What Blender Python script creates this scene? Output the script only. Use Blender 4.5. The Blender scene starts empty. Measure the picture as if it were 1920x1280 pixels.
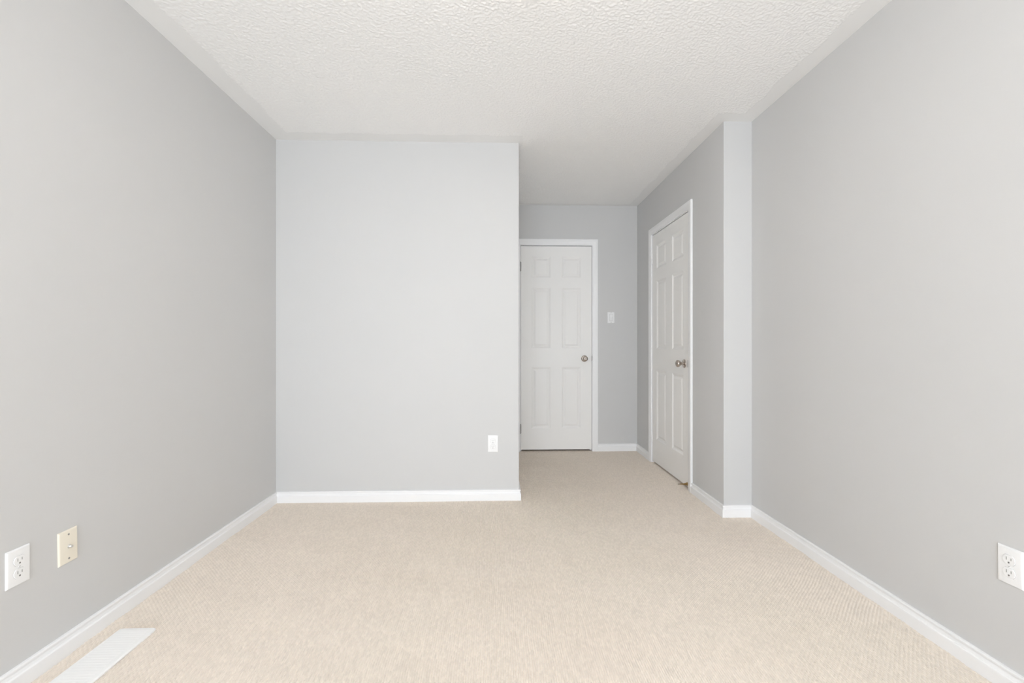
import bpy, bmesh, math, random
import numpy as np
from mathutils import Vector, Matrix

random.seed(7)
PI = math.pi
sc = bpy.context.scene
COL = sc.collection

# ------------------------------------------------------------------ dimensions (metres; camera looks along +Y)
H = 2.44
XL, XR = -1.488, 1.576          # long side walls
Y1, XC = 3.115, 0.1497          # partition ahead and its outer corner
Y2 = 4.505                      # end wall of the passage
XP, YJ = 1.400, 2.768           # passage right wall and the jog
YB = -3.30                      # wall behind the camera
T = 0.12
CAM_H = 1.069

# ------------------------------------------------------------------ camera
cam = bpy.data.cameras.new('camera')
cam.sensor_width = 36.0
cam.lens = 16.0
cam.shift_y = 3.5 / 1920
cam.clip_start = 0.02
co = bpy.data.objects.new('camera', cam)
COL.objects.link(co)
co.location = (0, 0, CAM_H)
co.rotation_euler = (PI / 2, 0, -math.atan(28 / (16 / 36 * 1920)))
sc.camera = co

# ------------------------------------------------------------------ world, light, exposure
w = bpy.data.worlds.new('world')
sc.world = w
w.use_nodes = True
bg = w.node_tree.nodes['Background']
bg.inputs[0].default_value = (0.80, 0.90, 1.0, 1)
bg.inputs[1].default_value = 0.15

WX0, WX1, WZ0, WZ1 = -1.44, 0.85, 0.25, 1.75      # window behind the camera
al = bpy.data.lights.new('window_daylight', 'AREA')
al.shape = 'RECTANGLE'
al.size = WX1 - WX0
al.size_y = WZ1 - WZ0
al.energy = 34.0
al.color = (0.815, 0.895, 0.985)
ao = bpy.data.objects.new('window_daylight', al)
COL.objects.link(ao)
ao.location = ((WX0 + WX1) / 2, YB - 0.14, (WZ0 + WZ1) / 2)
ao.rotation_euler = (PI / 2, 0, 0)                # emits towards +Y
LAMP_STRENGTH = 4.4

vs = sc.view_settings
vs.view_transform = 'Standard'
vs.look = 'None'
vs.gamma = 1.0
vs.use_curve_mapping = False
vs.exposure = 2.05
sc.cycles.max_bounces = 10
sc.cycles.diffuse_bounces = 8
sc.cycles.use_adaptive_sampling = False
sc.cycles.glossy_bounces = 4
sc.cycles.sample_clamp_indirect = 6.0


# ------------------------------------------------------------------ materials
def mat(name, color, rough=0.5, metal=0.0, spec=0.5, noise=0.0, nscale=8.0, bump=0.0, bscale=200.0, emit=None):
    m = bpy.data.materials.new(name)
    m.use_nodes = True
    nt = m.node_tree
    b = nt.nodes['Principled BSDF']
    b.inputs['Base Color'].default_value = (*color, 1)
    b.inputs['Roughness'].default_value = rough
    b.inputs['Metallic'].default_value = metal
    b.inputs['Specular IOR Level'].default_value = spec
    tc = nt.nodes.new('ShaderNodeNewGeometry')
    if noise:
        n = nt.nodes.new('ShaderNodeTexNoise')
        n.inputs['Scale'].default_value = nscale
        n.inputs['Detail'].default_value = 3
        nt.links.new(tc.outputs['Position'], n.inputs['Vector'])
        mx = nt.nodes.new('ShaderNodeMix')
        mx.data_type = 'RGBA'
        mx.inputs[6].default_value = (*[c * (1 - noise) for c in color], 1)
        mx.inputs[7].default_value = (*[min(1, c * (1 + noise)) for c in color], 1)
        nt.links.new(n.outputs['Fac'], mx.inputs[0])
        nt.links.new(mx.outputs[2], b.inputs['Base Color'])
    if bump:
        n = nt.nodes.new('ShaderNodeTexNoise')
        n.inputs['Scale'].default_value = bscale
        n.inputs['Detail'].default_value = 2
        nt.links.new(tc.outputs['Position'], n.inputs['Vector'])
        bp = nt.nodes.new('ShaderNodeBump')
        bp.inputs['Strength'].default_value = bump
        bp.inputs['Distance'].default_value = 0.001
        nt.links.new(n.outputs['Fac'], bp.inputs['Height'])
        nt.links.new(bp.outputs['Normal'], b.inputs['Normal'])
    if emit:
        b.inputs['Emission Color'].default_value = (*emit[0], 1)
        b.inputs['Emission Strength'].default_value = emit[1]
    return m


WALL = mat('grey_wall_paint', (0.660, 0.658, 0.654), 0.55, spec=0.3, noise=0.012, nscale=3.0, bump=0.10, bscale=260)
CEIL_S = mat('smooth_ceiling_paint', (0.89, 0.888, 0.882), 0.7, spec=0.2)
TRIM = mat('white_trim_paint', (0.93, 0.93, 0.935), 0.38, spec=0.4, noise=0.01, nscale=2)
DOOR = mat('white_door_paint', (0.94, 0.928, 0.91), 0.42, spec=0.4, noise=0.008, nscale=3)
PLASTIC = mat('white_plastic', (0.92, 0.92, 0.92), 0.3, spec=0.5, bump=0.02)
BEIGE = mat('beige_plastic', (0.90, 0.84, 0.72), 0.3, spec=0.5, bump=0.02)
SLOT = mat('dark_slot', (0.16, 0.155, 0.15), 0.6, noise=0.1)
SLOT_L = mat('shallow_slot', (0.40, 0.40, 0.38), 0.6, noise=0.1)
CHROME = mat('bright_plated_metal', (0.80, 0.79, 0.77), 0.30, metal=1.0, noise=0.03, nscale=60)
NICKEL = mat('satin_nickel', (0.56, 0.50, 0.45), 0.26, metal=1.0, noise=0.04, nscale=60)
STEEL = mat('dull_steel', (0.35, 0.34, 0.33), 0.4, metal=1.0, noise=0.05, nscale=60)
BRASS = mat('antique_brass', (0.52, 0.38, 0.19), 0.32, metal=1.0, noise=0.08, nscale=120)
RUBBER = mat('worn_rubber', (0.35, 0.29, 0.22), 0.7, noise=0.08, nscale=100)
VENTM = mat('white_enamel', (0.975, 0.975, 0.97), 0.3, spec=0.5, noise=0.01)
DARKV = mat('duct_dark', (0.06, 0.06, 0.06), 0.8, noise=0.1)
GLOW = mat('lit_frosted_glass', (0.9, 0.88, 0.85), 0.4, emit=((1.0, 0.95, 0.89), LAMP_STRENGTH), noise=0.01)


CEIL_T = mat('stippled_ceiling_paint', (0.935, 0.932, 0.926), 0.75, spec=0.2, noise=0.006, nscale=6)


def carpet():
    m = bpy.data.materials.new('beige_loop_pile_carpet')
    m.use_nodes = True
    nt = m.node_tree
    b = nt.nodes['Principled BSDF']
    b.inputs['Roughness'].default_value = 0.95
    b.inputs['Specular IOR Level'].default_value = 0.1
    g = nt.nodes.new('ShaderNodeNewGeometry')
    big = nt.nodes.new('ShaderNodeTexNoise')
    big.inputs['Scale'].default_value = 2.2
    big.inputs['Detail'].default_value = 3
    fine = nt.nodes.new('ShaderNodeTexNoise')
    fine.inputs['Scale'].default_value = 130
    fine.inputs['Detail'].default_value = 2
    for n in (big, fine):
        nt.links.new(g.outputs['Position'], n.inputs['Vector'])
    m1 = nt.nodes.new('ShaderNodeMix')
    m1.data_type = 'RGBA'
    m1.inputs[6].default_value = (0.846, 0.762, 0.668, 1)
    m1.inputs[7].default_value = (0.890, 0.812, 0.728, 1)
    nt.links.new(big.outputs['Fac'], m1.inputs[0])
    m2 = nt.nodes.new('ShaderNodeMix')
    m2.data_type = 'RGBA'
    m2.blend_type = 'MULTIPLY'
    m2.inputs[0].default_value = 1.0
    mr = nt.nodes.new('ShaderNodeMapRange')
    mr.inputs[1].default_value = 0.3
    mr.inputs[2].default_value = 0.7
    mr.inputs[3].default_value = 0.975
    mr.inputs[4].default_value = 1.02
    nt.links.new(fine.outputs['Fac'], mr.inputs[0])
    ya = nt.nodes.new('ShaderNodeAttribute')
    ya.attribute_name = 'yarn'
    yr = nt.nodes.new('ShaderNodeMapRange')
    yr.inputs[3].default_value = 0.95
    yr.inputs[4].default_value = 1.05
    nt.links.new(ya.outputs['Fac'], yr.inputs[0])
    ym = nt.nodes.new('ShaderNodeMath')
    ym.operation = 'MULTIPLY'
    nt.links.new(yr.outputs[0], ym.inputs[0])
    nt.links.new(mr.outputs[0], ym.inputs[1])
    cb = nt.nodes.new('ShaderNodeCombineColor')
    for k in range(3):
        nt.links.new(ym.outputs[0], cb.inputs[k])
    nt.links.new(m1.outputs[2], m2.inputs[6])
    nt.links.new(cb.outputs[0], m2.inputs[7])
    nt.links.new(m2.outputs[2], b.inputs['Base Color'])
    return m


CARPET = carpet()


# ------------------------------------------------------------------ helpers
def link_mesh(name, bm, materials, parent=None, smooth=False, loc=None, rot=None):
    bmesh.ops.recalc_face_normals(bm, faces=bm.faces[:])
    me = bpy.data.meshes.new(name)
    bm.to_mesh(me)
    bm.free()
    for m in (materials if isinstance(materials, (list, tuple)) else [materials]):
        me.materials.append(m)
    if smooth:
        me.polygons.foreach_set('use_smooth', [True] * len(me.polygons))
        me.set_sharp_from_angle(angle=math.radians(smooth if smooth is not True else 40))
    o = bpy.data.objects.new(name, me)
    COL.objects.link(o)
    if parent:
        o.parent = parent
    if loc:
        o.location = loc
    if rot:
        o.rotation_euler = rot
    return o


def tag(o, label=None, cat=None, kind=None, group=None):
    if label:
        o['label'] = label
    if cat:
        o['category'] = cat
    if kind:
        o['kind'] = kind
    if group:
        o['group'] = group
    return o


def empty(name, loc, rotz=0.0, tilt=0.0):
    o = bpy.data.objects.new(name, None)
    o.empty_display_size = 0.05
    COL.objects.link(o)
    o.location = loc
    o.rotation_euler = (0, tilt, rotz)
    return o


def box(bm, x0, x1, y0, y1, z0, z1, bevel=0.0, seg=2):
    r = bmesh.ops.create_cube(bm, size=1.0)
    vs_ = r['verts']
    for v in vs_:
        v.co = Vector(((x0 + x1) / 2 + v.co.x * (x1 - x0), (y0 + y1) / 2 + v.co.y * (y1 - y0), (z0 + z1) / 2 + v.co.z * (z1 - z0)))
    if bevel:
        es = set(e for v in vs_ for e in v.link_edges)
        bmesh.ops.bevel(bm, geom=list(es), offset=bevel, segments=seg, affect='EDGES', profile=0.5)


def prism(bm, pts, z0, z1):
    lo = [bm.verts.new((x, y, z0)) for x, y in pts]
    hi = [bm.verts.new((x, y, z1)) for x, y in pts]
    n = len(pts)
    bm.faces.new(lo)
    bm.faces.new(hi)
    for i in range(n):
        j = (i + 1) % n
        bm.faces.new((lo[i], lo[j], hi[j], hi[i]))


def lathe(bm, prof, seg=32, axis='-y', origin=(0, 0, 0), sx=1.0, sz=1.0):
    """prof = [(radius, distance along axis)], axis '-y' points out of a wall towards the room"""
    rings = []
    for r, d in prof:
        ring = []
        for k in range(seg):
            a = 2 * PI * k / seg
            u, v = r * math.cos(a) * sx, r * math.sin(a) * sz
            if axis == '-y':
                p = (u, -d, v)
            elif axis == 'z':
                p = (u, v, d)
            else:
                p = (d, u, v)
            ring.append(bm.verts.new((p[0] + origin[0], p[1] + origin[1], p[2] + origin[2])))
        rings.append(ring)
    for a, b in zip(rings, rings[1:]):
        for k in range(seg):
            j = (k + 1) % seg
            bm.faces.new((a[k], a[j], b[j], b[k]))
    bm.faces.new(rings[0])
    bm.faces.new(rings[-1])


def sweep(bm, sections):
    """each section is a list of 3D points of one profile; neighbours get bridged and the ends closed"""
    rows = [[bm.verts.new(p) for p in s] for s in sections]
    n = len(rows[0])
    for a, b in zip(rows, rows[1:]):
        for k in range(n):
            j = (k + 1) % n
            bm.faces.new((a[k], a[j], b[j], b[k]))
    bm.faces.new(rows[0])
    bm.faces.new(rows[-1])


def arc(cx, cy, r, a0, a1, n=6):
    return [(cx + r * math.cos(math.radians(a0 + (a1 - a0) * k / n)), cy + r * math.sin(math.radians(a0 + (a1 - a0) * k / n))) for k in range(n + 1)]


# ------------------------------------------------------------------ doors: where they stand
D1 = dict(x0=0.2351, x1=0.9414)                     # end wall door, X range
D2 = dict(y0=3.280, y1=4.064)                       # closet door on the passage right wall, Y range
DTOP, DBOT = 2.0335, 0.0155
RO = 0.021                                          # rough opening beyond the leaf
HEAD = DTOP + 0.0075 + 0.018                        # underside of the wall above a door

# ------------------------------------------------------------------ walls
rb = 0.004
bm = bmesh.new()
box(bm, XL - T, XL, YB - T, Y1 + T, -0.01, H + 0.01)
tag(link_mesh('wall_left', bm, WALL), 'long pale grey wall on the left with two outlet plates', 'wall', 'structure')

bm = bmesh.new()
prism(bm, [(XL, Y1)] + arc(XC - rb, Y1 + rb, rb, -90, 0) + [(XC, Y2), (XC - T, Y2), (XC - T, Y1 + T), (XL, Y1 + T)], -0.01, H + 0.01)
tag(link_mesh('wall_front', bm, WALL, smooth=30), 'pale grey partition wall straight ahead ending at the passage', 'wall', 'structure')

bm = bmesh.new()
box(bm, XR, XR + T, YB - T, YJ + T, -0.01, H + 0.01)
tag(link_mesh('wall_right', bm, WALL), 'long pale grey wall on the right with one outlet', 'wall', 'structure')

bm = bmesh.new()
ya, yb = D2['y0'] - RO, D2['y1'] + RO
prism(bm, [(XR, YJ)] + arc(XP + rb, YJ + rb, rb, -90, -180) + [(XP, ya), (XP + T, ya), (XP + T, YJ + T), (XR, YJ + T)], -0.01, H + 0.01)
box(bm, XP, XP + T, ya, yb, HEAD, H + 0.01)
box(bm, XP, XP + T, yb, Y2, -0.01, H + 0.01)
box(bm, XP + 0.105, XP + T, ya, yb, -0.01, HEAD)  # unseen backing added behind the closet door, blocks sky light at the gap
tag(link_mesh('wall_passage', bm, WALL, smooth=30), 'grey passage wall around the closet door with its jog into the room', 'wall', 'structure')

bm = bmesh.new()
xa, xb = D1['x0'] - RO, D1['x1'] + RO
box(bm, XC - T, xa, Y2, Y2 + T, -0.01, H + 0.01)
box(bm, xb, XP + T, Y2, Y2 + T, -0.01, H + 0.01)
box(bm, xa, xb, Y2, Y2 + T, HEAD, H + 0.01)
box(bm, xa, xb, Y2 + 0.105, Y2 + T, -0.01, HEAD)  # unseen panel added behind the far door so no sky leaks under it
tag(link_mesh('wall_far', bm, WALL), 'grey end wall of the passage around the far door', 'wall', 'structure')

bm = bmesh.new()
box(bm, XL, WX0, YB - T, YB, -0.01, H + 0.01)
box(bm, WX1, XR, YB - T, YB, -0.01, H + 0.01)
box(bm, WX0, WX1, YB - T, YB, -0.01, WZ0)
box(bm, WX0, WX1, YB - T, YB, WZ1, H + 0.01)
tag(link_mesh('wall_rear', bm, WALL), 'grey wall with the window behind the viewer', 'wall', 'structure')

bm = bmesh.new()
fw = 0.05
for (x0, x1, z0, z1) in ((WX0, WX0 + fw, WZ0, WZ1), (WX1 - fw, WX1, WZ0, WZ1), (WX0 + fw, WX1 - fw, WZ0, WZ0 + fw), (WX0 + fw, WX1 - fw, WZ1 - fw, WZ1), ((WX0 + WX1) / 2 - 0.025, (WX0 + WX1) / 2 + 0.025, WZ0 + fw, WZ1 - fw)):
    box(bm, x0, x1, YB - 0.09, YB - 0.03, z0, z1, 0.003, 1)
tag(link_mesh('window_1', bm, TRIM), 'white framed window in the wall behind the viewer', 'window', 'structure')

# ------------------------------------------------------------------ ceiling: stippled field with real relief and a smooth border band, one mesh
def blur_noise(shape, step, wave, seed, stretch=1.0):
    """smooth random field with features about `wave` metres across"""
    rng = np.random.default_rng(seed)
    n = rng.standard_normal(shape)
    fy = np.fft.fftfreq(shape[0], step)[:, None]
    fx = np.fft.rfftfreq(shape[1], step)[None, :]
    k = np.sqrt((fx * stretch) ** 2 + fy ** 2) * wave
    f = np.fft.irfft2(np.fft.rfft2(n) * np.exp(-((k - 1.0) ** 2) / 0.30), s=shape)
    return f / f.std()


def build_ceiling():
    step = 0.0038
    y0 = 0.75
    xs = np.arange(XL - 0.02, XR + 0.02, step)
    ys = np.arange(y0, Y2 + 0.02, step)
    nx, ny = len(xs), len(ys)
    X, Y = np.meshgrid(xs, ys)
    a = blur_noise((ny, nx), step, 0.0145, 5)
    b = blur_noise((ny, nx), step, 0.028, 6)
    relief = np.clip(0.75 * a + 0.45 * b + 0.35, -0.6, 1.7)
    # distance inside the stippled field (room part, passage part), with a hand-cut wobbly edge
    wob = 0.006 * np.sin(X * 17 + Y * 13) + 0.004 * np.sin(X * 41 - Y * 29) + 0.003 * a
    room = np.minimum(np.minimum(X - (XL + 0.115), (XR - 0.095) - X), np.minimum((Y1 - 0.105) - Y, np.where(X > XP - 0.085, YJ - 0.10 - Y, 9)))
    hall = np.minimum(np.minimum(X - (XC + 0.012), (XP - 0.085) - X), np.minimum((Y2 - 0.05) - Y, Y - (Y1 - 0.6)))
    m = np.clip((np.maximum(room, hall) + wob) / 0.008, 0, 1)
    Z = H - m * (0.0010 + 0.00105 * relief)
    verts = np.stack([X.ravel(), Y.ravel(), Z.ravel()], 1)
    ii, jj = np.meshgrid(np.arange(nx - 1), np.arange(ny - 1))
    q = (jj * nx + ii).ravel()
    quads = np.stack([q, q + nx, q + nx + 1, q + 1], 1)
    mi = (m[:-1, :-1].ravel() > 0.5).astype(np.int32)
    XX, YY = X[:-1, :-1].ravel(), Y[:-1, :-1].ravel()
    keep = (YY < Y1 + 0.02) | ((XX > XC - 0.02) & (XX < XP + 0.02))
    quads, mi = quads[keep], mi[keep]
    # upper slab over the visible part and a plain strip behind, over the viewer
    n0 = len(verts)
    x0, x1, yb, yf, t = XL - T, XR + T, YB - T, Y2 + T, H + 0.06
    verts = np.vstack([verts, [[x0, yb, H], [x1, yb, H], [x1, y0 + step, H - 0.0002], [x0, y0 + step, H - 0.0002],
                               [x0, yb, t], [x1, yb, t], [x1, yf, t], [x0, yf, t]]])
    quads = np.vstack([quads, [[n0, n0 + 3, n0 + 2, n0 + 1], [n0 + 4, n0 + 5, n0 + 6, n0 + 7], [n0, n0 + 1, n0 + 5, n0 + 4]]])
    mi = np.concatenate([mi, [1, 0, 0]]).astype(np.int32)
    used = np.unique(quads)
    remap = np.full(len(verts), -1, dtype=np.int64)
    remap[used] = np.arange(len(used))
    verts, quads = verts[used], remap[quads]
    me = bpy.data.meshes.new('ceiling')
    me.vertices.add(len(verts))
    me.vertices.foreach_set('co', verts.astype(np.float32).ravel())
    me.loops.add(quads.size)
    me.loops.foreach_set('vertex_index', quads.astype(np.int32).ravel())
    me.polygons.add(len(quads))
    me.polygons.foreach_set('loop_start', np.arange(0, quads.size, 4, dtype=np.int32))
    me.materials.append(CEIL_S)
    me.materials.append(CEIL_T)
    me.polygons.foreach_set('material_index', mi)
    me.update(calc_edges=True)
    sm = np.ones(len(quads), dtype=bool)
    sm[-3:] = False
    me.polygons.foreach_set('use_smooth', sm)
    o = bpy.data.objects.new('ceiling', me)
    COL.objects.link(o)
    tag(o, 'white stippled ceiling with a smooth border band along the walls', 'ceiling', 'structure')


build_ceiling()


# ------------------------------------------------------------------ floor: loop-pile carpet, real loops
def carpet_floor():
    px, py = 0.0080, 0.0160
    dx, dy = px / 4, py / 5
    ystart = 0.55
    nx = int((XR - XL) / dx) + 1
    ny = int((Y2 + 0.10 - ystart) / dy) + 1
    xs = np.linspace(XL, XR, nx)
    ys = np.linspace(ystart, Y2 + 0.10, ny)
    X, Y = np.meshgrid(xs, ys)
    rng = np.random.default_rng(3)
    # slow wander so that rows do not run ruler-straight
    wob = 0.0022 * np.sin(Y * 9.1 + 1.3 * np.sin(X * 3.1)) + 0.0016 * np.sin(Y * 23 + X * 7)
    U = (X + wob) / px
    ci = np.floor(U).astype(int)
    colr = rng.random(4096)
    V = Y / py + 0.5 * (ci % 2) + 0.10 * colr[ci % 4096] + 0.10 * np.sin(X * 11)
    ri = np.floor(V).astype(int)
    hsh = rng.random((1024, 1024))
    h1 = hsh[ci % 1024, ri % 1024]
    h2 = hsh[(ci * 7 + 13) % 1024, (ri * 5 + 3) % 1024]
    fu = U - ci - 0.5 + (h2 - 0.5) * 0.10
    fv = V - ri - 0.5 + (h1 - 0.5) * 0.14
    col = (0.5 + 0.5 * np.cos(2 * PI * np.clip(fu, -0.5, 0.5))) ** 0.75
    end = np.clip(1 - np.abs(fv / 0.54) ** 3, 0, 1)
    Z = -0.0066 + (0.0056 + 0.0010 * h2) * col * (0.38 + 0.62 * end)
    Z += 0.0006 * np.sin(X * 5.3 + 2 * np.sin(Y * 2.7))
    # outlines: room plus passage (a little below walls), door thresholds
    XX, YY = (X[:-1, :-1] + X[1:, 1:]) / 2, (Y[:-1, :-1] + Y[1:, 1:]) / 2
    keep = (YY < Y1) & ((YY < YJ) | (XX < XP))
    keep |= (YY >= Y1) & (YY < Y2) & (XX > XC) & (XX < XP)
    keep |= (YY >= Y2) & (XX > D1['x0'] - 0.002) & (XX < D1['x1'] + 0.002)
    keep |= (XX >= XP) & (XX < XP + 0.10) & (YY > D2['y0'] - 0.002) & (YY < D2['y1'] + 0.002)
    jj, ii = np.nonzero(keep)
    a = jj * nx + ii
    quads = np.stack([a, a + 1, a + nx + 1, a + nx], 1)
    used = np.unique(quads)
    remap = np.full(nx * ny, -1, dtype=np.int64)
    remap[used] = np.arange(len(used))
    quads = remap[quads]
    verts = np.stack([X.ravel(), Y.ravel(), Z.ravel()], 1)[used]
    # plain strip behind, under the viewer
    n0 = len(verts)
    verts = np.vstack([verts, [[XL, YB, -0.002], [XR, YB, -0.002], [XR, ystart + 0.004, -0.0035], [XL, ystart + 0.004, -0.0035]]])
    quads = np.vstack([quads, [[n0, n0 + 1, n0 + 2, n0 + 3]]])
    me = bpy.data.meshes.new('floor')
    me.vertices.add(len(verts))
    me.vertices.foreach_set('co', verts.astype(np.float32).ravel())
    me.loops.add(quads.size)
    me.loops.foreach_set('vertex_index', quads.astype(np.int32).ravel())
    me.polygons.add(len(quads))
    me.polygons.foreach_set('loop_start', np.arange(0, quads.size, 4, dtype=np.int32))
    me.update(calc_edges=True)
    me.polygons.foreach_set('use_smooth', np.ones(len(quads), dtype=bool))
    me.materials.append(CARPET)
    at = me.attributes.new('yarn', 'FLOAT', 'POINT')      # fleck of each loop's own yarn
    yarn = np.full(len(verts), 0.5, dtype=np.float32)
    yarn[:len(used)] = (h1).ravel()[used]
    at.data.foreach_set('value', yarn)
    o = bpy.data.objects.new('floor', me)
    COL.objects.link(o)
    tag(o, 'beige loop pile carpet covering the whole floor', 'floor', 'structure')


carpet_floor()

# ------------------------------------------------------------------ baseboards
BB = [(0, 0.0705), (0.0075, 0.0705), (0.0100, 0.0695), (0.0112, 0.0672), (0.0112, 0.0630), (0.0104, 0.0612), (0.0060, 0.0598), (0.0058, 0.0585), (0.0066, 0.0540),
      (0.0082, 0.0490), (0.0086, 0.0465), (0.0118, 0.0450), (0.0136, 0.0425), (0.0140, 0.0390), (0.0140, -0.006), (0, -0.006)]


def baseboard(name, label, runs):
    """runs = [(p0, p1, outward normal, extension factor at p0, at p1)]; +1 mitres an outer corner, -1 an inner one"""
    bm = bmesh.new()
    for p0, p1, n, k0, k1 in runs:
        d = Vector((p1[0] - p0[0], p1[1] - p0[1])).normalized()
        s0, s1 = [], []
        for t, z in BB:
            s0.append((p0[0] + n[0] * t - d.x * t * k0, p0[1] + n[1] * t - d.y * t * k0, z))
            s1.append((p1[0] + n[0] * t + d.x * t * k1, p1[1] + n[1] * t + d.y * t * k1, z))
        sweep(bm, [s0, s1])
    tag(link_mesh(name, bm, TRIM), label, 'baseboard', 'structure')


CW = 0.057                                            # casing width
c1x0, c1x1 = D1['x0'] - 0.006 - CW, D1['x1'] + 0.006 + CW
c2y0, c2y1 = D2['y0'] - 0.006 - CW, D2['y1'] + 0.006 + CW
baseboard('baseboard_left', 'white moulded baseboard along the foot of the left wall', [((XL, YB), (XL, Y1), (1, 0), -1, -1)])
baseboard('baseboard_front', 'white moulded baseboard under the partition wall ahead', [((XL, Y1), (XC, Y1), (0, -1), -1, 1), ((XC, Y1), (XC, Y2), (1, 0), 1, -1)])
baseboard('baseboard_far', 'short white baseboard between the far door and the passage corner', [((c1x1, Y2), (XP, Y2), (0, -1), 0, -1)])
baseboard('baseboard_passage', 'white baseboard either side of the closet door and round the jog',
          [((XP, Y2), (XP, c2y1), (-1, 0), -1, 0), ((XP, c2y0), (XP, YJ), (-1, 0), 0, 1), ((XP, YJ), (XR, YJ), (0, -1), 1, -1)])
baseboard('baseboard_right', 'white moulded baseboard along the foot of the right wall', [((XR, YJ), (XR, YB), (-1, 0), -1, -1)])
baseboard('baseboard_rear', 'white baseboard under the window behind the viewer', [((XL, YB), (XR, YB), (0, 1), -1, -1)])

# ------------------------------------------------------------------ doors and their trim (local x along the wall, z up, -y into the room)
PROF = [(0.0, 0.0), (0.003, 0.0005), (0.006, 0.0022), (0.018, 0.0088), (0.021, 0.0096), (0.025, 0.0094), (0.029, 0.0080), (0.040, 0.0034), (0.043, 0.0026)]


def door_leaf(W, stile, pan):
    bm = bmesh.new()
    xs = [0, stile, stile + pan, W - stile - pan, W - stile, W]
    zs = [DBOT, 0.2235, 0.8335, 1.0190, 1.6215, 1.7212, 1.9325, DTOP]
    cache = {}

    def V(x, y, z):
        k = (round(x, 5), round(y, 5), round(z, 5))
        if k not in cache:
            cache[k] = bm.verts.new((x, y, z))
        return cache[k]
    for i in range(5):
        for j in range(7):
            x0, x1, z0, z1 = xs[i], xs[i + 1], zs[j], zs[j + 1]
            if i in (1, 3) and j in (1, 3, 5):
                prev = None
                for ins, dep in PROF:
                    ring = [V(x0 + ins, dep, z0 + ins), V(x1 - ins, dep, z0 + ins), V(x1 - ins, dep, z1 - ins), V(x0 + ins, dep, z1 - ins)]
                    if prev:
                        for k in range(4):
                            bm.faces.new((prev[k], prev[(k + 1) % 4], ring[(k + 1) % 4], ring[k]))
                    prev = ring
                bm.faces.new(prev)
            else:
                bm.faces.new((V(x0, 0, z0), V(x1, 0, z0), V(x1, 0, z1), V(x0, 0, z1)))
    TH = 0.035
    for i in range(5):
        for j in range(7):
            bm.faces.new((V(xs[i], TH, zs[j]), V(xs[i + 1], TH, zs[j]), V(xs[i + 1], TH, zs[j + 1]), V(xs[i], TH, zs[j + 1])))
    for i in range(5):
        for z in (zs[0], zs[-1]):
            bm.faces.new((V(xs[i], 0, z), V(xs[i + 1], 0, z), V(xs[i + 1], TH, z), V(xs[i], TH, z)))
    for j in range(7):
        for x in (xs[0], xs[-1]):
            bm.faces.new((V(x, 0, zs[j]), V(x, 0, zs[j + 1]), V(x, TH, zs[j + 1]), V(x, TH, zs[j])))
    return bm


CAS = [(0.0, 0.0), (0.0, 0.0085), (0.002, 0.0100), (0.012, 0.0112), (0.026, 0.0122), (0.030, 0.0140), (0.040, 0.0152), (0.053, 0.0152), (0.057, 0.0125), (0.057, 0.0)]


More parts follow.
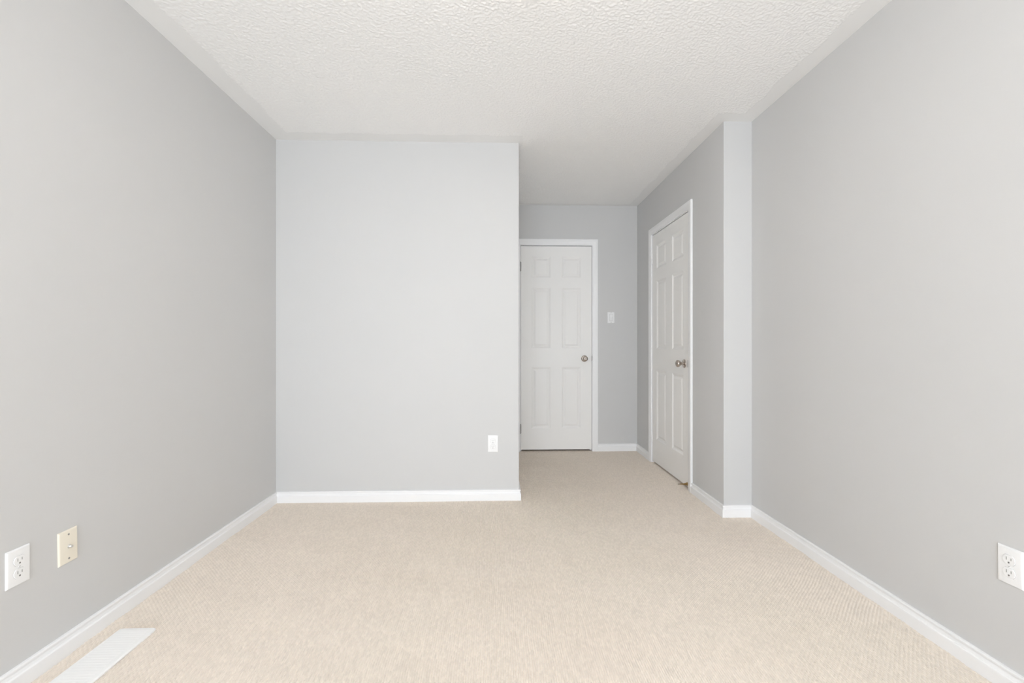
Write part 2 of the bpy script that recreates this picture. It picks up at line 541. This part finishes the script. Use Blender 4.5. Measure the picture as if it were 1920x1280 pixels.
def build_door(idx, W, stile, pan, loc, rotz, label, tlabel, backset, hinge_mat, knob_turn):
    # --- trim: casing (with jamb and strike as parts)
    bm = bmesh.new()
    xi0, xi1, zi = -0.006, W + 0.006, DTOP + 0.0125
    secs = [[], [], [], []]
    for t, d in CAS:
        secs[0].append((xi0 - t, -d, -0.006))
        secs[1].append((xi0 - t, -d, zi + t))
        secs[2].append((xi1 + t, -d, zi + t))
        secs[3].append((xi1 + t, -d, -0.006))
    sweep(bm, secs)
    tr = link_mesh('trim_%d' % idx, bm, TRIM, loc=loc, rot=(0, 0, rotz), smooth=25)
    tag(tr, tlabel, 'door trim', 'structure')
    bm = bmesh.new()
    g, jt, dep = 0.003, 0.0175, 0.103
    jz = DTOP + 0.0075
    box(bm, -g - jt, -g, 0.0005, dep, -0.006, jz)
    box(bm, W + g, W + g + jt, 0.0005, dep, -0.006, jz)
    box(bm, -g - jt, W + g + jt, 0.0005, dep, jz, jz + 0.0175)
    box(bm, -g, 0.010, 0.041, 0.055, -0.006, jz)
    box(bm, W - 0.010, W + g, 0.041, 0.055, -0.006, jz)
    box(bm, 0.010, W - 0.010, 0.041, 0.055, jz - 0.013, jz)
    link_mesh('jamb', bm, TRIM, tr)
    # --- leaf
    leaf = link_mesh('door_%d' % idx, door_leaf(W, stile, pan), DOOR, loc=loc, rot=(0, 0, rotz))
    leaf.delta_location = Matrix.Rotation(rotz, 3, 'Z') @ Vector((0, 0.002, 0))
    tag(leaf, label, 'door', 'structure')
    # --- hinges: knuckle with three barrels and finial tips, plus leaf edge
    for zc in (1.830, 0.222):
        bm = bmesh.new()
        zz = zc - 0.043
        for k in range(5):
            r = 0.0056
            lathe(bm, [(r * 0.9, zz + k * 0.0172), (r, zz + k * 0.0172 + 0.0008), (r, zz + k * 0.0172 + 0.0158), (r * 0.9, zz + k * 0.0172 + 0.0166)], 16, 'z', (-0.0015, -0.0062, 0))
        lathe(bm, [(0.0025, zc - 0.0475), (0.0038, zc - 0.046), (0.0048, zc - 0.0432)], 16, 'z', (-0.0015, -0.0062, 0))
        lathe(bm, [(0.0048, zc + 0.0432), (0.0048, zc + 0.0450), (0.0025, zc + 0.0475)], 16, 'z', (-0.0015, -0.0062, 0))
        box(bm, -0.0022, 0.0008, -0.004, 0.030, zz, zz + 0.086)
        link_mesh('hinge', bm, hinge_mat, leaf, smooth=40)
    # --- knob: ball with rose and a privacy button
    kx, kz = W - backset, 0.918
    bm = bmesh.new()
    lathe(bm, [(0.0125, 0.010), (0.0118, 0.016), (0.0112, 0.026), (0.0130, 0.031), (0.0190, 0.0345), (0.0238, 0.0400), (0.0262, 0.0470), (0.0262, 0.0530),
               (0.0235, 0.0590), (0.0180, 0.0630), (0.0110, 0.0650), (0.0102, 0.0640), (0.0060, 0.0640)], 40, '-y', (kx, 0, kz))
    kn = link_mesh('knob', bm, NICKEL, leaf, smooth=45)
    bm = bmesh.new()
    lathe(bm, [(0.0325, 0.0), (0.0325, 0.003), (0.0310, 0.0055), (0.0250, 0.0085), (0.0170, 0.0110), (0.0125, 0.0112)], 40, '-y', (kx, 0, kz))
    link_mesh('rose', bm, NICKEL, kn, smooth=45)
    bm = bmesh.new()
    lathe(bm, [(0.0055, 0.062), (0.0055, 0.0655), (0.0045, 0.0665), (0.0012, 0.0665)], 20, '-y', (kx, 0, kz))
    link_mesh('button', bm, STEEL, kn, smooth=40)
    # --- strike plate lip showing between leaf and casing
    bm = bmesh.new()
    pts = [(W + 0.0005, -0.0265), (W + 0.0055, -0.022), (W + 0.0075, -0.010), (W + 0.0080, 0.0), (W + 0.0075, 0.010), (W + 0.0055, 0.022), (W + 0.0005, 0.0265)]
    a = [bm.verts.new((x, -0.0092, 0.920 + z)) for x, z in pts]
    b = [bm.verts.new((x, 0.0010, 0.920 + z)) for x, z in pts]
    bm.faces.new(a)
    bm.faces.new(b)
    for i in range(len(a)):
        j = (i + 1) % len(a)
        bm.faces.new((a[i], a[j], b[j], b[i]))
    link_mesh('strike_plate', bm, STEEL, tr)
    return leaf


door1 = build_door(1, D1['x1'] - D1['x0'], 0.105, 0.195, (D1['x0'], Y2, 0), 0.0,
                   'white six-panel door with round knob on the passage end wall',
                   'white casing framing the door on the end wall', 0.0725, STEEL, 0)
door2 = build_door(2, D2['y1'] - D2['y0'], 0.104, 0.224, (XP, D2['y1'], 0), -PI / 2,
                   'white six-panel closet door seen at an angle, brass stop at its foot',
                   'white casing framing the closet door on the right', 0.083, TRIM, 0)

# brass door stop screwed to the foot of the closet door
bm = bmesh.new()
sx, sz = D2['y1'] - D2['y0'] - 0.030, 0.0330
prof = [(0.0125, 0.0), (0.0125, 0.003), (0.0110, 0.0045)]
d = 0.0045
for k in range(17):                                  # coil turns of the spring, narrowing outwards
    r = 0.0095 - 0.0045 * min(1, k / 9)
    prof += [(r, d + 0.0006), (r, d + 0.0020), (r - 0.0013, d + 0.0026)]
    d += 0.0030
prof.append((0.003, d))
lathe(bm, prof, 20, '-y', (sx, 0, sz))
st = link_mesh('door_stop', bm, BRASS, door2, smooth=30)
tag(st, 'brass spring door stop')
bm = bmesh.new()
lathe(bm, [(0.0030, d - 0.001), (0.0046, d), (0.0050, d + 0.004), (0.0046, d + 0.013), (0.0030, d + 0.0155), (0.001, d + 0.016)], 20, '-y', (sx, 0, sz))
link_mesh('rubber_tip', bm, RUBBER, st, smooth=40)


# ------------------------------------------------------------------ wall plates
def plate_mesh(w=0.070, h=0.1145, th=0.0062, bv=0.0042, opening=None):
    bm = bmesh.new()
    rings = []
    for ins, d in ((0, 0.0), (0, 0.0018), (0.0008, 0.0034), (0.0022, 0.0050), (bv, 0.0058), (bv + 0.004, th)):
        rings.append([bm.verts.new((sx_ * (w / 2 - ins), -d, sz_ * (h / 2 - ins))) for sx_, sz_ in ((-1, -1), (1, -1), (1, 1), (-1, 1))])
    for a, b in zip(rings, rings[1:]):
        for k in range(4):
            j = (k + 1) % 4
            bm.faces.new((a[k], a[j], b[j], b[k]))
    bm.faces.new(rings[0])
    bm.faces.new(rings[-1])
    return bm


def screw(parent, x, z, y, material, name='screw', r=0.0033, ang=0.5):
    bm = bmesh.new()
    lathe(bm, [(r, y - 0.0004), (r, y + 0.0006), (r * 0.75, y + 0.0012), (0.0004, y + 0.0014)], 16, '-y', (x, 0, z))
    o = link_mesh(name, bm, material, parent, smooth=40)
    bm = bmesh.new()
    c, s = math.cos(ang), math.sin(ang)
    p = [(-r * 0.9, -0.0005), (r * 0.9, -0.0005), (r * 0.9, 0.0005), (-r * 0.9, 0.0005)]
    lo_ = [bm.verts.new((x + a * c - b * s, -(y + 0.0010), z + a * s + b * c)) for a, b in p]
    hi_ = [bm.verts.new((x + a * c - b * s, -(y + 0.0016), z + a * s + b * c)) for a, b in p]
    bm.faces.new(lo_)
    bm.faces.new(hi_)
    for i in range(4):
        j = (i + 1) % 4
        bm.faces.new((lo_[i], lo_[j], hi_[j], hi_[i]))
    link_mesh('screw_slot', bm, SLOT_L, o)
    return o


def receptacle(parent, zc):
    """round socket face with flat top and bottom, two blade slots and a ground hole"""
    R, F = 0.0172, 0.0142
    a0 = math.asin(F / R)
    pts = []
    for k in range(17):
        a = -a0 + 2 * a0 * k / 16
        pts.append((R * math.cos(a), R * math.sin(a)))
    for k in range(17):
        a = PI - a0 + 2 * a0 * k / 16
        pts.append((R * math.cos(a), R * math.sin(a)))
    bm = bmesh.new()
    rings = []
    for s, y in ((1.06, 0.0058), (1.06, 0.0056), (1.0, 0.0056), (1.0, 0.0078), (0.96, 0.0084)):
        rings.append([bm.verts.new((x * s, -y, zc + z * s)) for x, z in pts])
    for a, b in zip(rings[2:], rings[3:]):
        for k in range(len(pts)):
            j = (k + 1) % len(pts)
            bm.faces.new((a[k], a[j], b[j], b[k]))
    bm.faces.new(rings[2])
    bm.faces.new(rings[-1])
    for r in rings[:2]:
        for v in r:
            bm.verts.remove(v)
    face = link_mesh('receptacle', bm, PLASTIC, parent, smooth=30)
    # moulding line round the socket
    bm = bmesh.new()
    ro = [bm.verts.new((x * 1.045, -0.00632, zc + z * 1.045)) for x, z in pts]
    ri = [bm.verts.new((x * 0.995, -0.00632, zc + z * 0.995)) for x, z in pts]
    ro2 = [bm.verts.new((x * 1.045, -0.0058, zc + z * 1.045)) for x, z in pts]
    ri2 = [bm.verts.new((x * 0.995, -0.0058, zc + z * 0.995)) for x, z in pts]
    n = len(pts)
    for k in range(n):
        j = (k + 1) % n
        bm.faces.new((ro[k], ro[j], ri[j], ri[k]))
        bm.faces.new((ro2[k], ro2[j], ri2[j], ri2[k]))
        bm.faces.new((ro[k], ro[j], ro2[j], ro2[k]))
        bm.faces.new((ri[k], ri[j], ri2[j], ri2[k]))
    link_mesh('socket_gap', bm, GAP, face)
    for x, hh in ((-0.0064, 0.0046), (0.0064, 0.0039)):
        bm = bmesh.new()
        box(bm, x - 0.0012, x + 0.0012, -0.0087, -0.0070, zc + 0.0035 - hh, zc + 0.0035 + hh)
        link_mesh('slot', bm, SLOT_L, face)
    bm = bmesh.new()
    p = [(0.0024 * math.cos(PI + PI * k / 8), 0.0024 * math.sin(PI + PI * k / 8)) for k in range(9)] + [(0.0024, 0.0016), (0.0012, 0.0026), (-0.0012, 0.0026), (-0.0024, 0.0016)]
    lo_ = [bm.verts.new((x, -0.0070, zc - 0.0080 + z)) for x, z in p]
    hi_ = [bm.verts.new((x, -0.0087, zc - 0.0080 + z)) for x, z in p]
    bm.faces.new(lo_)
    bm.faces.new(hi_)
    for i in range(len(p)):
        j = (i + 1) % len(p)
        bm.faces.new((lo_[i], lo_[j], hi_[j], hi_[i]))
    link_mesh('ground_hole', bm, SLOT, face)


GAP = mat('socket_seam', (0.52, 0.52, 0.51), 0.6, noise=0.05)


def outlet(loc, rotz, label, tilt=0.0):
    r = empty('wall_outlet', loc, rotz, 0)
    r.rotation_euler = (Matrix.Rotation(rotz, 3, 'Z') @ Matrix.Rotation(tilt, 3, 'Y')).to_euler()
    tag(r, label, 'outlet', group='white wall outlets')
    link_mesh('cover_plate', plate_mesh(), PLASTIC, r, smooth=25)
    receptacle(r, 0.0195)
    receptacle(r, -0.0195)
    screw(r, 0, 0, 0.0060, PLASTIC)
    return r


outlet((XL, 1.4615, 0.3770), PI / 2, 'white duplex outlet low on the left wall, nearer the viewer than the beige plate')
outlet((-0.0283, Y1, 0.3835), 0, 'white duplex outlet low on the partition wall beside the passage', math.radians(0.4))
outlet((XR, 1.3445, 0.3855), -PI / 2, 'white duplex outlet low on the right wall at the photo edge', math.radians(-0.5))

# beige cable plate
r = empty('cable_plate', (XL, 1.6255, 0.3670), PI / 2)
r.rotation_euler = (Matrix.Rotation(PI / 2, 3, 'Z') @ Matrix.Rotation(math.radians(-1.2), 3, 'Y')).to_euler()
tag(r, 'beige cable wall plate with a metal connector on the left wall', 'wall plate')
link_mesh('cover_plate', plate_mesh(), BEIGE, r, smooth=25)
screw(r, 0, 0.0415, 0.0060, STEEL, r=0.0034, ang=1.0)
screw(r, 0, -0.0415, 0.0060, STEEL, r=0.0034, ang=1.2)
bm = bmesh.new()
lathe(bm, [(0.0068, 0.0058), (0.0068, 0.0085), (0.0060, 0.0092)], 6, '-y')
nut = link_mesh('connector_nut', bm, CHROME, r)
bm = bmesh.new()
prof = [(0.0046, 0.009)]
for k in range(5):
    prof += [(0.0047, 0.0095 + k * 0.0016), (0.0043, 0.0103 + k * 0.0016)]
prof += [(0.0046, 0.0178), (0.0040, 0.0182), (0.0030, 0.0182), (0.0028, 0.0172), (0.0006, 0.0172)]
lathe(bm, prof, 20, '-y')
link_mesh('threaded_post', bm, CHROME, nut, smooth=40)

# rocker light switch on the end wall
r = empty('light_switch', (1.1357, Y2, 1.3265))
tag(r, 'white rocker light switch right of the far door', 'light switch')
link_mesh('cover_plate', plate_mesh(0.070, 0.112), PLASTIC, r, smooth=25)
bm = bmesh.new()
box(bm, -0.0168, 0.0168, -0.0064, -0.0050, -0.0335, 0.0335)
gp = link_mesh('rocker_gap', bm, GAP, r)
bm = bmesh.new()
pr = [(-0.0315, 0.0086), (0.0, 0.0068), (0.0315, 0.0100)]
lo_ = []
for z, d in pr:
    lo_.append([bm.verts.new((x, -d, z)) for x in (-0.0148, 0.0148)] + [bm.verts.new((x, -0.005, z)) for x in (0.0148, -0.0148)])
for a, b in zip(lo_, lo_[1:]):
    for k in range(4):
        j = (k + 1) % 4
        bm.faces.new((a[k], a[j], b[j], b[k]))
bm.faces.new(lo_[0])
bm.faces.new(lo_[-1])
bmesh.ops.bevel(bm, geom=bm.edges[:], offset=0.0007, segments=2, affect='EDGES')
link_mesh('rocker', bm, PLASTIC, r)
screw(r, 0, 0.0485, 0.0060, SLOT_L, r=0.0030)
screw(r, 0, -0.0485, 0.0060, SLOT_L, r=0.0030)

# ------------------------------------------------------------------ floor register
VX0, VX1, VY0, VY1 = -1.4085, -1.2735, 1.405, 1.750
r = empty('floor_register', ((VX0 + VX1) / 2, (VY0 + VY1) / 2, 0))
tag(r, 'white metal floor register set in the carpet by the left wall', 'floor vent')
W2, L2 = (VX1 - VX0) / 2, (VY1 - VY0) / 2


def rrect(hw, hl, rad, n=5):
    out = []
    for cx, cy, a in ((hw - rad, hl - rad, 0), (-hw + rad, hl - rad, 90), (-hw + rad, -hl + rad, 180), (hw - rad, -hl + rad, 270)):
        out += arc(cx, cy, rad, a, a + 90, n)
    return out


bm = bmesh.new()
rings = []
for hw, hl, rad, z in ((W2, L2, 0.012, -0.003), (W2, L2, 0.012, 0.0015), (W2 - 0.003, L2 - 0.003, 0.010, 0.0045), (W2 - 0.014, L2 - 0.014, 0.006, 0.0066),
                       (W2 - 0.016, L2 - 0.020, 0.003, 0.0066), (W2 - 0.0162, L2 - 0.0202, 0.003, 0.0040)):
    rings.append([bm.verts.new((x, y, z)) for x, y in rrect(hw, hl, rad)])
n = len(rings[0])
for a, b in zip(rings, rings[1:]):
    for k in range(n):
        j = (k + 1) % n
        bm.faces.new((a[k], a[j], b[j], b[k]))
bm.faces.new(rings[0])
bm.faces.new(rings[-1])
link_mesh('frame', bm, VENTM, r, smooth=30)
bm = bmesh.new()
hw, hl = W2 - 0.0163, L2 - 0.0203
cnt = 24
pitch = 2 * hl / cnt
for k in range(cnt):
    y0 = -hl + k * pitch
    prof = [(y0, 0.0030), (y0, 0.0064), (y0 + pitch * 0.2, 0.0067), (y0 + pitch * 0.6, 0.0068), (y0 + pitch - 0.0002, 0.0066), (y0 + pitch - 0.0002, 0.0030)]
    sweep(bm, [[(-hw, y, z) for y, z in prof], [(hw, y, z) for y, z in prof]])
link_mesh('grille', bm, VENTM, r)

# ------------------------------------------------------------------ bowl ceiling lamp just above the picture (lights the room)
r = empty('ceiling_light', (0.08, 1.10, H))
tag(r, 'round frosted glass bowl lamp at the middle of the bedroom ceiling', 'ceiling light')
bm = bmesh.new()
lathe(bm, [(0.070, 0.002), (0.072, -0.006), (0.066, -0.018), (0.014, -0.026), (0.010, -0.030), (0.010, -0.190), (0.016, -0.192), (0.004, -0.205)], 40, 'z')
link_mesh('stem', bm, NICKEL, r, smooth=30)
bm = bmesh.new()
lathe(bm, [(0.150, -0.105), (0.170, -0.100), (0.172, -0.108), (0.160, -0.140), (0.135, -0.165), (0.095, -0.183), (0.050, -0.192), (0.012, -0.194)], 48, 'z')
link_mesh('shade', bm, GLOW, r, smooth=60)
